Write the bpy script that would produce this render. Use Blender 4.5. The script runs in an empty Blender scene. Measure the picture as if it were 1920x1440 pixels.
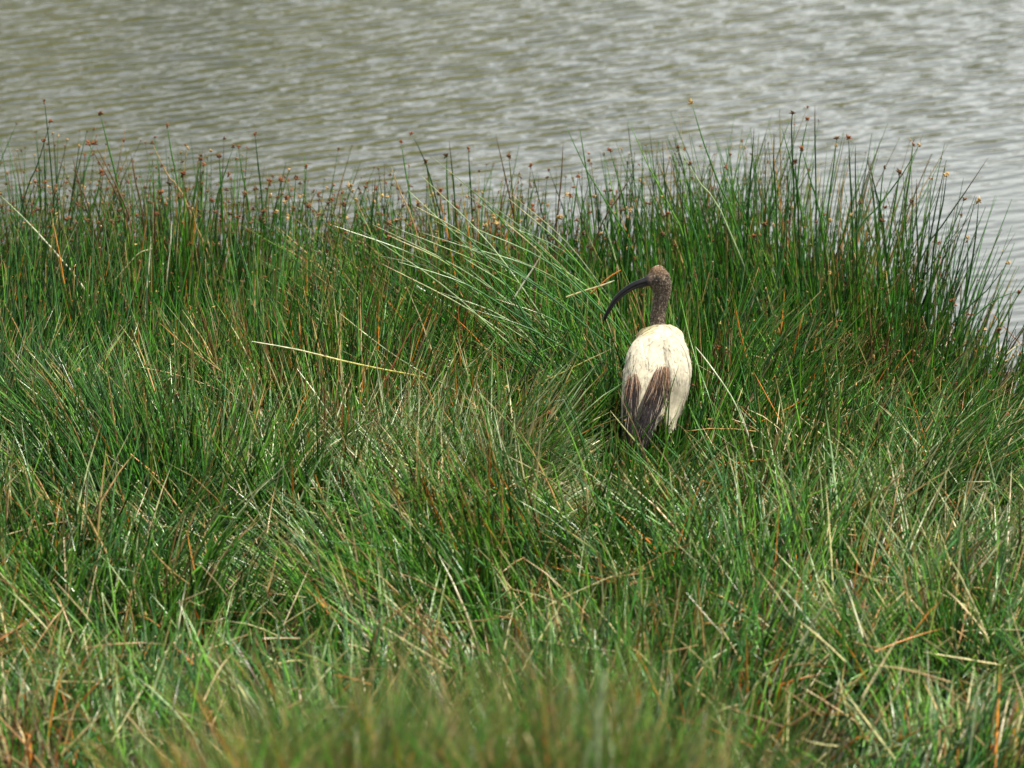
import bpy, math, random
import numpy as np
from mathutils import Vector, Matrix

R = np.random.default_rng(7)
random.seed(7)
SC = bpy.context.scene
COL = SC.collection

# ------------------------------------------------------------------ camera, sky, sun, exposure
CAM_H, PITCH, FPX = 3.89, math.radians(14.0), 10368.0      # FPX: focal length in pixels of a 1920 wide picture
cam_data = bpy.data.cameras.new("camera")
cam_data.sensor_width = 36.0
cam_data.lens = FPX * 36.0 / 1920.0
cam_data.clip_start = 0.1
cam_data.clip_end = 2000.0
cam_data.dof.use_dof = True
cam_data.dof.focus_distance = 14.35
cam_data.dof.aperture_fstop = 5.6
cam = bpy.data.objects.new("camera", cam_data)
cam.location = (0, 0, CAM_H)
cam.rotation_euler = (math.pi / 2 - PITCH, 0, 0)
COL.objects.link(cam)
SC.camera = cam

SUN_EL, SUN_AZ = math.radians(67), math.radians(104)         # azimuth clockwise from +Y
world = bpy.data.worlds.new("World")
SC.world = world
world.use_nodes = True
wn, wl = world.node_tree.nodes, world.node_tree.links
wn.clear()
out = wn.new("ShaderNodeOutputWorld")
bg = wn.new("ShaderNodeBackground")
sky = wn.new("ShaderNodeTexSky")
sky.sky_type = 'NISHITA'
sky.sun_disc = False
sky.sun_elevation = SUN_EL
sky.sun_rotation = SUN_AZ
sky.air_density = 1.0
sky.dust_density = 2.5
# thin broken cloud over the blue
tc = wn.new("ShaderNodeTexCoord")
mp = wn.new("ShaderNodeMapping"); mp.inputs["Scale"].default_value = (1.0, 1.0, 2.6)
nz = wn.new("ShaderNodeTexNoise"); nz.inputs["Scale"].default_value = 3.0; nz.inputs["Detail"].default_value = 6
rp = wn.new("ShaderNodeValToRGB")
rp.color_ramp.elements[0].position = 0.36; rp.color_ramp.elements[0].color = (0.62, 0.62, 0.62, 1)
rp.color_ramp.elements[1].position = 0.66; rp.color_ramp.elements[1].color = (1, 1, 1, 1)
mx = wn.new("ShaderNodeMixRGB"); mx.inputs[2].default_value = (11.8, 12.1, 11.7, 1)
wl.new(tc.outputs["Generated"], mp.inputs[0]); wl.new(mp.outputs[0], nz.inputs["Vector"])
sepw = wn.new("ShaderNodeSeparateXYZ"); hz = wn.new("ShaderNodeMapRange"); mm = wn.new("ShaderNodeMath"); mm.operation = 'MULTIPLY'
hz.inputs["From Min"].default_value = 0.35; hz.inputs["From Max"].default_value = 0.75; hz.inputs["To Min"].default_value = 1.0; hz.inputs["To Max"].default_value = 0.15
wl.new(tc.outputs["Generated"], sepw.inputs[0]); wl.new(sepw.outputs[2], hz.inputs["Value"])
wl.new(nz.outputs["Fac"], rp.inputs[0]); wl.new(rp.outputs[0], mm.inputs[0]); wl.new(hz.outputs[0], mm.inputs[1]); wl.new(mm.outputs[0], mx.inputs[0])
wl.new(sky.outputs[0], mx.inputs[1]); wl.new(mx.outputs[0], bg.inputs[0])
bg.inputs[1].default_value = 0.085
wl.new(bg.outputs[0], out.inputs[0])

sd = bpy.data.lights.new("sun", 'SUN')
sd.energy = 5.0
sd.angle = math.radians(0.5)
sd.color = (1.0, 0.94, 0.80)
sun = bpy.data.objects.new("sun", sd)
to_sun = Vector((math.sin(SUN_AZ) * math.cos(SUN_EL), math.cos(SUN_AZ) * math.cos(SUN_EL), math.sin(SUN_EL)))
sun.rotation_euler = to_sun.to_track_quat('Z', 'Y').to_euler()
COL.objects.link(sun)

SC.view_settings.view_transform = 'Standard'
SC.view_settings.look = 'None'
SC.view_settings.exposure = 0.86
SC.view_settings.gamma = 1.0
SC.view_settings.use_curve_mapping = False

# ------------------------------------------------------------------ helpers
def at(px, py, Y):
    """The point at ground distance Y seen at pixel (px, py) of the 1920x1440 photograph."""
    u, v = (px - 960) / FPX, (720 - py) / FPX
    d = np.array([u, math.cos(PITCH) + v * math.sin(PITCH), -math.sin(PITCH) + v * math.cos(PITCH)])
    return np.array([0, 0, CAM_H]) + d * (Y / d[1])

def smooth(a, b, x):
    t = np.clip((x - a) / (b - a), 0, 1)
    return t * t * (3 - 2 * t)

_tab = np.random.default_rng(3).random((256, 256))
def vnoise(x, y, s=1.0, o=0.0):
    x = np.asarray(x, float) / s + 37.3 + o; y = np.asarray(y, float) / s + 11.7 + o * 1.7
    xi, yi = np.floor(x).astype(int), np.floor(y).astype(int)
    fx, fy = x - xi, y - yi
    fx, fy = fx * fx * (3 - 2 * fx), fy * fy * (3 - 2 * fy)
    g = lambda i, j: _tab[i % 256, j % 256]
    return (g(xi, yi) * (1 - fx) + g(xi + 1, yi) * fx) * (1 - fy) + (g(xi, yi + 1) * (1 - fx) + g(xi + 1, yi + 1) * fx) * fy

def shore(x):
    x = np.asarray(x, float)
    return 16.05 - 0.95 * smooth(0.75, 1.45, x) - 0.4 * smooth(1.45, 2.6, x) + 0.15 * (vnoise(x, x * 0, 0.5) - 0.5)

def ground_z(x, y):
    x = np.asarray(x, float); y = np.asarray(y, float)
    s = shore(x) - y
    z = np.where(s > 0, 0.05 * s, 0.22 * s)
    z = np.maximum(z, -1.2)
    z = z + 0.2 * np.clip(10.6 - y, 0, 60) * smooth(11.0, 9.6, y)
    z = z + 0.03 * (vnoise(x, y, 0.35) - 0.5) * smooth(-0.2, 0.3, s)
    return z

def new_mesh(name, V, F, col=None, mat=None, parent=None, smooth_shade=True):
    me = bpy.data.meshes.new(name)
    V = np.asarray(V, np.float32); F = np.asarray(F, np.int32)
    n = F.shape[1]
    me.vertices.add(len(V)); me.vertices.foreach_set("co", V.ravel())
    me.loops.add(F.size); me.loops.foreach_set("vertex_index", F.ravel())
    me.polygons.add(len(F)); me.polygons.foreach_set("loop_start", np.arange(0, F.size, n, dtype=np.int32))
    try: me.polygons.foreach_set("loop_total", np.full(len(F), n, np.int32))
    except Exception: pass
    if smooth_shade: me.polygons.foreach_set("use_smooth", np.ones(len(F), bool))
    if col is not None:
        a = me.color_attributes.new("col", 'FLOAT_COLOR', 'POINT')
        c = np.ones((len(V), 4), np.float32); c[:, :3] = col
        a.data.foreach_set("color", c.ravel())
    me.update(); me.validate()
    if mat: me.materials.append(mat)
    o = bpy.data.objects.new(name, me); COL.objects.link(o)
    if parent: o.parent = parent
    return o

def tag(o, label=None, cat=None, group=None, kind=None):
    if label: o["label"] = label
    if cat: o["category"] = cat
    if group: o["group"] = group
    if kind: o["kind"] = kind
    return o

def unit(a):
    return a / np.maximum(np.linalg.norm(a, axis=-1, keepdims=True), 1e-9)

def tubes(P, Rr, S=3):
    """P (N,K,3) centre lines, Rr (N,K) radii -> vertices, quads"""
    N, K, _ = P.shape
    T = np.empty_like(P); T[:, 1:-1] = P[:, 2:] - P[:, :-2]; T[:, 0] = P[:, 1] - P[:, 0]; T[:, -1] = P[:, -1] - P[:, -2]
    T = unit(T)
    ref = unit(R.normal(size=(N, 1, 3)) * np.array([1, 1, 0.15]))
    A = unit(np.cross(T, ref)); B = np.cross(T, A)
    ang = np.arange(S) * 2 * math.pi / S
    V = P[:, :, None] + Rr[:, :, None, None] * (A[:, :, None] * np.cos(ang)[None, None, :, None] + B[:, :, None] * np.sin(ang)[None, None, :, None])
    idx = np.arange(N * K * S).reshape(N, K, S)
    nx = np.roll(idx, -1, axis=2)
    F = np.stack([idx[:, :-1], nx[:, :-1], nx[:, 1:], idx[:, 1:]], -1).reshape(-1, 4)
    return V.reshape(-1, 3), F

def lines(base, L, az, th, bend, K=5, kt=None, kang=None, kaz=None, tw=None):
    """centre lines of stems: leaning by th towards az, bending further, with an optional fold at kt"""
    N = len(L); P = np.empty((N, K + 1, 3)); P[:, 0] = base
    for k in range(K):
        t = (k + 0.5) / K
        a = th + bend * t ** 1.4
        z = az + (tw * t if tw is not None else 0)
        if kt is not None:
            f = (t > kt)
            a = a + f * kang; z = z + f * kaz
        d = np.stack([np.sin(a) * np.cos(z), np.sin(a) * np.sin(z), np.cos(a)], -1)
        P[:, k + 1] = P[:, k] + d * (L / K)[:, None]
    g = ground_z(P[..., 0], P[..., 1])
    P[:, 1:, 2] = np.maximum(P[:, 1:, 2], np.maximum(g, 0)[:, 1:] + 0.008)
    return P

PAL = {
    'deep':   (0.012, 0.050, 0.008), 'green': (0.036, 0.138, 0.011), 'bright': (0.100, 0.240, 0.020),
    'blue':   (0.050, 0.150, 0.045), 'pale': (0.260, 0.340, 0.170), 'olive': (0.120, 0.140, 0.022),
    'straw':  (0.470, 0.420, 0.220), 'tan': (0.340, 0.225, 0.090), 'orange': (0.420, 0.160, 0.020),
    'brown':  (0.100, 0.052, 0.024), 'rust': (0.160, 0.060, 0.024), 'yellow': (0.420, 0.400, 0.110),
    'white':  (0.600, 0.610, 0.460)}
def pick(N, mix):
    ks = list(mix); w = np.array([mix[k] for k in ks], float); w /= w.sum()
    i = R.choice(len(ks), N, p=w)
    c = np.array([PAL[k] for k in ks])[i]
    return c * R.uniform(0.55, 1.45, (N, 1)) * R.uniform(0.93, 1.07, (N, 3))

class Heap:
    """gathers many small pieces of one material into one mesh"""
    def __init__(s): s.V, s.F, s.C, s.n = [], [], [], 0
    def add(s, V, F, C):
        s.V.append(V); s.F.append(F + s.n); s.C.append(np.broadcast_to(C, (len(V), 3)) if np.ndim(C) == 1 else C); s.n += len(V)
    def blades(s, P, r0, col, tipcol=None, tipfrom=0.75, S=3, basecol=None, taper=0.25):
        N, K, _ = P.shape
        t = np.linspace(0, 1, K)
        prof = np.where(t < 0.6, 1.0, 1.0 - (1 - taper) * (t - 0.6) / 0.4); prof[-1] = taper * 0.5
        V, F = tubes(P, r0[:, None] * prof[None], S)
        C = np.repeat(col[:, None], K, 1)
        if tipcol is not None:
            w = smooth(tipfrom, 1.0, t)[None, :, None]
            C = C * (1 - w) + tipcol[:, None] * w
        if basecol is not None:
            w = (1 - smooth(0.0, 0.35, t))[None, :, None]
            C = C * (1 - w) + basecol * w
        s.add(V, F, np.repeat(C.reshape(-1, 3), S, 0))
    def diamonds(s, c, d, ln, r, col):
        """spikelets: pointed four-sided bodies at c along d"""
        N = len(c)
        d = unit(d); ref = unit(R.normal(size=(N, 3)))
        a = unit(np.cross(d, ref)); b = np.cross(d, a)
        ln = np.broadcast_to(ln, (N,))[:, None]; r = np.broadcast_to(r, (N,))[:, None]
        m = c + d * ln * 0.4
        V = np.stack([c, m + a * r, m + b * r, m - a * r, m - b * r, c + d * ln], 1)
        f = np.array([[0, 2, 1], [0, 3, 2], [0, 4, 3], [0, 1, 4], [5, 1, 2], [5, 2, 3], [5, 3, 4], [5, 4, 1]])
        f4 = np.concatenate([f, f[:, 2:]], 1)
        F = (np.arange(N)[:, None, None] * 6 + f[None]).reshape(-1, 3)
        return V.reshape(-1, 3), F, np.repeat(col, 6, 0)
    def build(s, name, mat, parent=None):
        return new_mesh(name, np.concatenate(s.V), np.concatenate(s.F), np.concatenate(s.C), mat, parent)

class TriHeap(Heap):
    def spikelets(s, c, d, ln, r, col):
        V, F, C = s.diamonds(c, d, ln, r, col); s.add(V, F, C)
    def heads(s, tips, dirs, size, col, n=7):
        """ragged seed heads: n spikelets fanning from each tip"""
        N = len(tips)
        dd = np.repeat(dirs, n, 0) * 0.5 + R.normal(size=(N * n, 3)) * 0.75
        sz = np.repeat(size, n)
        s.spikelets(np.repeat(tips, n, 0) - unit(dd) * 0.001, dd, sz * R.uniform(0.55, 1.15, N * n), sz * R.uniform(0.17, 0.26, N * n),
                    np.repeat(col, n, 0) * R.uniform(0.6, 1.5, (N * n, 1)))

# ------------------------------------------------------------------ materials
def principled(name, base=(0.5, 0.5, 0.5), rough=0.5, spec=0.5):
    m = bpy.data.materials.new(name); m.use_nodes = True
    b = m.node_tree.nodes["Principled BSDF"]
    b.inputs["Base Color"].default_value = (*base, 1); b.inputs["Roughness"].default_value = rough
    b.inputs["Specular IOR Level"].default_value = spec
    return m, m.node_tree.nodes, m.node_tree.links, b

def plant_material(name, rough=0.36, spec=0.5, transl=0.18, vscale=60.0):
    m, n, l, b = principled(name, rough=rough, spec=spec)
    at_ = n.new("ShaderNodeAttribute"); at_.attribute_name = "col"
    tcn = n.new("ShaderNodeTexCoord"); nt = n.new("ShaderNodeTexNoise"); nt.inputs["Scale"].default_value = vscale; nt.inputs["Detail"].default_value = 3
    mr = n.new("ShaderNodeMapRange"); mr.inputs["From Min"].default_value = 0.3; mr.inputs["From Max"].default_value = 0.7
    mr.inputs["To Min"].default_value = 0.65; mr.inputs["To Max"].default_value = 1.35
    mul = n.new("ShaderNodeMixRGB"); mul.blend_type = 'MULTIPLY'; mul.inputs[0].default_value = 1
    l.new(tcn.outputs["Object"], nt.inputs["Vector"]); l.new(nt.outputs["Fac"], mr.inputs["Value"])
    l.new(at_.outputs["Color"], mul.inputs[1]); l.new(mr.outputs[0], mul.inputs[2]); l.new(mul.outputs[0], b.inputs["Base Color"])
    tr = n.new("ShaderNodeBsdfTranslucent"); ms = n.new("ShaderNodeMixShader"); ms.inputs[0].default_value = transl
    ty = n.new("ShaderNodeMixRGB"); ty.blend_type = 'MULTIPLY'; ty.inputs[0].default_value = 1; ty.inputs[2].default_value = (1.9, 1.5, 0.6, 1)
    l.new(mul.outputs[0], ty.inputs[1]); l.new(ty.outputs[0], tr.inputs[0]); l.new(b.outputs[0], ms.inputs[1]); l.new(tr.outputs[0], ms.inputs[2])
    l.new(ms.outputs[0], n["Material Output"].inputs[0])
    return m

M_RUSH = plant_material("rush stem", rough=0.25, spec=0.5, transl=0.14)
M_GRASS = plant_material("grass blade", rough=0.25, spec=0.5, transl=0.20)
M_HEAD = plant_material("seed head", rough=0.8, spec=0.2, transl=0.1, vscale=300)

m_mud, n, l, b = principled("wet mud", rough=0.7)
t1 = n.new("ShaderNodeTexNoise"); t1.inputs["Scale"].default_value = 9; t1.inputs["Detail"].default_value = 8
r1 = n.new("ShaderNodeValToRGB")
r1.color_ramp.elements[0].position = 0.35; r1.color_ramp.elements[0].color = (0.018, 0.016, 0.009, 1)
r1.color_ramp.elements[1].position = 0.7; r1.color_ramp.elements[1].color = (0.07, 0.055, 0.028, 1)
tco = n.new("ShaderNodeTexCoord"); bp = n.new("ShaderNodeBump"); bp.inputs["Distance"].default_value = 0.02
l.new(tco.outputs["Object"], t1.inputs["Vector"]); l.new(t1.outputs["Fac"], r1.inputs[0]); l.new(r1.outputs[0], b.inputs["Base Color"])
l.new(t1.outputs["Fac"], bp.inputs["Height"]); l.new(bp.outputs[0], b.inputs["Normal"])

# water
m_water, n, l, b = principled("lake water", base=(0.036, 0.041, 0.034), rough=0.05, spec=0.5)
b.inputs["IOR"].default_value = 1.33
tco = n.new("ShaderNodeTexCoord")
def layer(rot, sc, scale, detail, dist=0.0):
    mpr = n.new("ShaderNodeMapping"); mpr.inputs["Rotation"].default_value = (0, 0, math.radians(rot)); l.new(tco.outputs["Object"], mpr.inputs[0])
    mpn = n.new("ShaderNodeMapping"); mpn.inputs["Scale"].default_value = sc
    nn = n.new("ShaderNodeTexNoise"); nn.inputs["Scale"].default_value = scale; nn.inputs["Detail"].default_value = detail; nn.inputs["Distortion"].default_value = dist
    nn.inputs["Roughness"].default_value = 0.45
    l.new(mpr.outputs[0], mpn.inputs[0]); l.new(mpn.outputs[0], nn.inputs["Vector"])
    return nn.outputs["Fac"]
def mth(op, a, c):
    q = n.new("ShaderNodeMath"); q.operation = op
    for i, v in enumerate((a, c)):
        if isinstance(v, (int, float)): q.inputs[i].default_value = v
        else: l.new(v, q.inputs[i])
    return q.outputs[0]
w1 = layer(-36, (0.36, 1.0, 1), 9.0, 2.0, 0.5)
w2 = layer(-24, (0.34, 1.0, 1), 20.0, 2.0, 0.3)
w3 = layer(-40, (0.4, 1.0, 1), 26.0, 1.0)
big = layer(10, (0.6, 1.0, 1), 0.35, 1.0)
def train(rot, scale, dist):
    mpn = n.new("ShaderNodeMapping"); mpn.inputs["Rotation"].default_value = (0, 0, math.radians(rot))
    wv = n.new("ShaderNodeTexWave"); wv.wave_type = 'BANDS'; wv.bands_direction = 'Y'; wv.inputs["Scale"].default_value = scale
    wv.inputs["Distortion"].default_value = dist; wv.inputs["Detail"].default_value = 3; wv.inputs["Detail Scale"].default_value = 1.1; wv.inputs["Detail Roughness"].default_value = 0.55
    l.new(tco.outputs["Object"], mpn.inputs[0]); l.new(mpn.outputs[0], wv.inputs["Vector"])
    return wv.outputs["Fac"]
tr1 = mth('MULTIPLY', train(-40, 3.0, 5.0), mth('MULTIPLY', w1, 0.012))
tr2 = mth('MULTIPLY', train(-22, 3.1, 6.0), mth('MULTIPLY', w2, 0.008))
hsum = mth('ADD', mth('ADD', mth('ADD', tr1, tr2), mth('MULTIPLY', w1, 0.021)), mth('ADD', mth('MULTIPLY', w2, 0.007), mth('MULTIPLY', w3, 0.0035)))
sep = n.new("ShaderNodeSeparateXYZ"); l.new(tco.outputs["Object"], sep.inputs[0])
# calmer in the lee of the rushes, rougher further out
calm = n.new("ShaderNodeMapRange"); calm.inputs["From Min"].default_value = 15.8; calm.inputs["From Max"].default_value = 22.5
calm.inputs["To Min"].default_value = 0.18; calm.inputs["To Max"].default_value = 1.0
l.new(mth('SUBTRACT', sep.outputs[1], mth('MULTIPLY', sep.outputs[0], 1.1)), calm.inputs["Value"])
patch = n.new("ShaderNodeMapRange"); patch.inputs["From Min"].default_value = 0.3; patch.inputs["From Max"].default_value = 0.7
patch.inputs["To Min"].default_value = 0.75; patch.inputs["To Max"].default_value = 1.2
l.new(big, patch.inputs["Value"])
bp = n.new("ShaderNodeBump"); bp.inputs["Distance"].default_value = 1.0; bp.inputs["Strength"].default_value = 1.0
l.new(mth('MULTIPLY', hsum, mth('MULTIPLY', calm.outputs[0], patch.outputs[0])), bp.inputs["Height"]); l.new(bp.outputs[0], b.inputs["Normal"])

# ------------------------------------------------------------------ setting: ground, water, far bank
xs = np.concatenate([[-300, -120, -50, -20, -8], np.linspace(-4.5, 4.5, 91), [8, 20, 50, 120, 300]])
ys = np.concatenate([[-60, -25, -8, 0, 4, 6], np.linspace(7, 17.5, 106), [19, 22, 30, 60, 140, 400]])
X, Y = np.meshgrid(xs, ys)
Z = ground_z(X, Y)
nx_, ny_ = len(xs), len(ys)
ii = np.arange(nx_ * ny_).reshape(ny_, nx_)
F = np.stack([ii[:-1, :-1], ii[:-1, 1:], ii[1:, 1:], ii[1:, :-1]], -1).reshape(-1, 4)
g = new_mesh("ground", np.stack([X, Y, Z], -1).reshape(-1, 3), F, None, m_mud)
tag(g, "dark wet muddy bank sloping down into the lake beneath the grass", kind="structure")

xs = np.array([-300, -60, -10, 10, 60, 300.]); ys = np.array([11.5, 25, 60, 160, 400.])
X, Y = np.meshgrid(xs, ys)
ii = np.arange(X.size).reshape(len(ys), len(xs))
F = np.stack([ii[:-1, :-1], ii[:-1, 1:], ii[1:, 1:], ii[1:, :-1]], -1).reshape(-1, 4)
w = new_mesh("water", np.stack([X, Y, X * 0], -1).reshape(-1, 3), F, None, m_water)
tag(w, "grey green lake water with small wind ripples behind the rushes", kind="structure")

m_hill, n, l, b = principled("far bank scrub", rough=0.9, spec=0.1)
t1 = n.new("ShaderNodeTexNoise"); t1.inputs["Scale"].default_value = 0.25; t1.inputs["Detail"].default_value = 8
r1 = n.new("ShaderNodeValToRGB")
r1.color_ramp.elements[0].position = 0.35; r1.color_ramp.elements[0].color = (0.034, 0.038, 0.006, 1)
r1.color_ramp.elements[1].position = 0.7; r1.color_ramp.elements[1].color = (0.105, 0.100, 0.018, 1)
tco = n.new("ShaderNodeTexCoord"); l.new(tco.outputs["Object"], t1.inputs["Vector"]); l.new(t1.outputs["Fac"], r1.inputs[0]); l.new(r1.outputs[0], b.inputs["Base Color"])
a = np.linspace(-300, 300, 240); d = np.linspace(0, 1, 24)
A, D = np.meshgrid(a, d)
top = 3.0 + 30 * smooth(7, -11, A) + 6 * (vnoise(A, A * 0, 28) - 0.5) + 3 * (vnoise(A, A * 0, 7) - 0.5)
Zh = -1.5 + top * smooth(0, 0.75, D) + 3.0 * (vnoise(A, D * 60, 4.0) - 0.5) * smooth(0, 0.1, D)
Yh = 120 + 60 * D + 2.5 * (vnoise(A, D * 60, 5.0, 9) - 0.5)
ii = np.arange(A.size).reshape(len(d), len(a))
F = np.stack([ii[:-1, :-1], ii[:-1, 1:], ii[1:, 1:], ii[1:, :-1]], -1).reshape(-1, 4)
hl = new_mesh("hills", np.stack([A, Yh, Zh], -1).reshape(-1, 3), F, None, m_hill)
tag(hl, "olive scrub covered hills on the far side of the lake", kind="structure")

# ------------------------------------------------------------------ vegetation masses
BX, BY = 0.36, 14.0       # where the bird stands
def scatter(N, x0, x1, y0, y1, dens=None):
    x = R.uniform(x0, x1, N); y = R.uniform(y0, y1, N)
    if dens is not None:
        k = R.random(N) < dens(x, y); x, y = x[k], y[k]
    return x, y

def pxx(x, y):  # roughly the picture column of a plant rooted at x, y
    return 960 + x * FPX / np.hypot(y, 3.6)

def tussocks(x, y, cell, seed, spread=0.55, own=0.3):
    """lean of each blade: outwards from the middle of its tussock plus the lean of the tussock"""
    rr = np.random.default_rng(seed)
    n = int((x.max() - x.min() + 1) * (y.max() - y.min() + 1) / cell ** 2)
    cx = rr.uniform(x.min() - .2, x.max() + .2, n); cy = rr.uniform(y.min() - .2, y.max() + .2, n)
    own_v = rr.normal(size=(n, 2)) * own
    best = np.full(len(x), 1e9); bi = np.zeros(len(x), int)
    for k in range(0, len(x), 4000):
        dx = x[k:k + 4000, None] - cx; dy = y[k:k + 4000, None] - cy
        q = dx * dx + dy * dy; bi[k:k + 4000] = q.argmin(1); best[k:k + 4000] = q.min(1)
    vx = (x - cx[bi]) / cell * spread + own_v[bi, 0]; vy = (y - cy[bi]) / cell * spread + own_v[bi, 1]
    return vx, vy, bi

# --- the rush bed along the water
def bed_density(x, y):
    s = shore(x) - y
    px = pxx(x, y)
    back = smooth(-0.22, 0.12, s)
    front = smooth(3.1, 2.0, s - 0.75 * smooth(620, 150, px) + 0.25 * smooth(900, 1250, px))
    gap = 1 - 0.6 * smooth(0.58, 0.70, vnoise(x, y, 0.16, 5))
    return back * front * gap * (1 - 0.75 * smooth(0.17, 0.06, np.hypot(x - BX, (y - BY - 0.05) * 0.8)))
x, y = scatter(46000, -1.95, 1.95, 13.0, 16.3, bed_density)
N = len(x)
s = shore(x) - y; px = pxx(x, y)
hgt = 0.385 + 0.13 * smooth(1080, 1380, px) * smooth(1850, 1700, px) * smooth(1.0, 0.2, s) - 0.10 * smooth(1700, 1900, px)
hgt = hgt + 0.05 * smooth(420, 150, px)
L = hgt * (1 + 0.62 * (vnoise(x, y, 0.19, 2) - 0.5)) * (0.55 + 0.85 * R.random(N) ** 1.8)
L *= 1 - 0.26 * smooth(0.8, 2.0, s)
L *= 1 - 0.45 * smooth(0.34, 0.12, np.abs(x - BX + 0.04)) * smooth(14.1, 13.9, y)
vx, vy, bi = tussocks(x, y, 0.26, 21, 0.20, 0.09)
vx = vx + 0.36 * smooth(1450, 1850, px) * smooth(0.1, 1.0, R.random(N)) + R.normal(size=N) * 0.09 - 0.0
vy = vy + R.normal(size=N) * 0.09
sweep = (px > 720) & (px < 1230) & (s > 0.4) & (s < 1.7) & (R.random(N) < 0.42)      # stems blown over to the left
vx = np.where(sweep, vx - R.uniform(0.4, 1.0, N), vx)
sw2 = (px > 1300) & (s > 1.0) & (R.random(N) < 0.6)                                  # and to the right of the bird
vx = np.where(sw2, vx + R.uniform(0.2, 0.75, N), vx)
L = np.where(sweep, L * 1.15, L)
th = np.arctan(np.hypot(vx, vy)); az = np.arctan2(vy, vx)
P = lines(np.stack([x, y, ground_z(x, y) - 0.01], -1), L, az, th * 0.8, th * 0.5 + R.uniform(0, 0.18, N), 5)
bed = Heap()
col = pick(N, {'deep': 3, 'green': 6, 'bright': 2.4, 'blue': 2.2, 'olive': 0.6, 'tan': 0.45, 'brown': 0.3, 'orange': 0.12, 'pale': 0.15})
leftdark = 1.0
rusty = smooth(0.56, 0.72, vnoise(x, y, 0.33, 14)) * 0.34
col = np.where((R.random(N) < rusty)[:, None], pick(N, {'tan': 2, 'rust': 3, 'orange': 1.6, 'brown': 3, 'olive': 2}), col)
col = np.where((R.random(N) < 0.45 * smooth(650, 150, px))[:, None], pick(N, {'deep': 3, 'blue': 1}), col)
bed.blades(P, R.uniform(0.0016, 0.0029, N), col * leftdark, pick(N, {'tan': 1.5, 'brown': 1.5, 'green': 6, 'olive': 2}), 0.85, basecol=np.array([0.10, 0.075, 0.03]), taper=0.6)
n4 = 2000                                                            # tall stems along the very edge
x4 = R.uniform(-1.9, 0.5, n4); s4 = R.uniform(-0.12, 0.42, n4); y4 = shore(x4) - s4
kk = vnoise(x4, y4, 0.11, 6) > 0.47; x4, y4 = x4[kk], y4[kk]; n4 = len(x4)
th4 = np.abs(R.normal(size=n4)) * 0.13; az4 = R.uniform(0, 2 * math.pi, n4)
P4 = lines(np.stack([x4, y4, ground_z(x4, y4) - 0.01], -1), 0.34 + 0.24 * R.random(n4) ** 1.8 + 0.16 * (vnoise(x4, y4, 0.17) - 0.5), az4, th4, R.uniform(-0.05, 0.2, n4), 5)
bed.blades(P4, R.uniform(0.0017, 0.0026, n4), pick(n4, {'deep': 6, 'green': 4, 'blue': 1, 'brown': 0.6}), pick(n4, {'brown': 2, 'deep': 4, 'olive': 1}), 0.8, basecol=np.array([0.10, 0.075, 0.03]), taper=0.55)
rush_bed = bed.build("rush_bed", M_RUSH)
tag(rush_bed, "dense bed of dark green round rush stems standing along the water's edge", "rushes", kind="stuff")
heads = TriHeap()
hp = 0.06 + 0.55 * smooth(1.0, 0.1, s) * smooth(1250, 900, px) + 0.10 * smooth(0.8, 0.1, s)
k = R.random(N) < hp
dirs = unit(P[:, -1] - P[:, -2])
heads.heads(P[k, -1], dirs[k], R.uniform(0.006, 0.011, k.sum()), pick(k.sum(), {'rust': 4, 'brown': 3, 'tan': 1.5}), 6)
k4 = R.random(n4) < 0.45
heads.heads(P4[k4, -1], unit(P4[k4, -1] - P4[k4, -2]), R.uniform(0.007, 0.012, k4.sum()), pick(k4.sum(), {'rust': 4, 'brown': 4, 'tan': 0.8}), 7)
k = R.random(N) < 0.42                                              # small spikelets part of the way down
f = R.uniform(0.45, 0.98, k.sum())[:, None] * 5; i0 = np.minimum(f.astype(int), 4)[:, 0]; fr = f[:, 0] - i0
Pk = P[k]; q = np.arange(len(Pk))
c = Pk[q, i0] * (1 - fr)[:, None] + Pk[q, i0 + 1] * fr[:, None]
heads.spikelets(c, R.normal(size=(len(c), 3)) + np.array([0, -.5, .6]), R.uniform(0.004, 0.008, len(c)), R.uniform(0.0010, 0.0018, len(c)),
                pick(len(c), {'tan': 4, 'straw': 2, 'rust': 2, 'orange': 1}))

# --- the matted grass in front
def turf_density(x, y):
    s = shore(x) - y
    px = pxx(x, y)
    return smooth(1.3, 2.4, s + 0.2 * (px < 900)) * (1 - 0.8 * smooth(0.16, 0.06, np.hypot(x - BX, (y - BY - 0.05) * 0.8))) * (0.22 + 0.78 * smooth(0.36, 0.6, vnoise(x, y, 0.21, 3)))
x, y = scatter(47000, -1.7, 1.7, 10.8, 14.6, turf_density)
N = len(x); px = pxx(x, y)
zone = vnoise(x, y, 0.42, 8)
L = (0.27 + 0.12 * smooth(11.6, 13.0, y)) * (1 + 0.7 * (zone - 0.5)) * R.uniform(0.55, 1.35, N)
near_bird = smooth(0.34, 0.16, np.abs(x - BX + 0.04)) * smooth(12.8, 13.3, y) * smooth(14.0, 13.8, y)
L *= 1 - 0.60 * near_bird
vx, vy, bi = tussocks(x, y, 0.32, 33, 0.55, 0.38)
right = smooth(1250, 1500, px) * smooth(12.8, 13.3, y)
vx = vx + 0.55 * right * R.uniform(0.3, 1.2, N) + R.normal(size=N) * (0.15 + 0.10 * smooth(13, 12, y))
vy = vy + R.normal(size=N) * (0.15 + 0.10 * smooth(13, 12, y))
th = np.arctan(np.hypot(vx, vy)); az = np.arctan2(vy, vx)
br = R.random(N) < 0.07 + 0.08 * smooth(13, 12, y)                                             # folded blades
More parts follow.
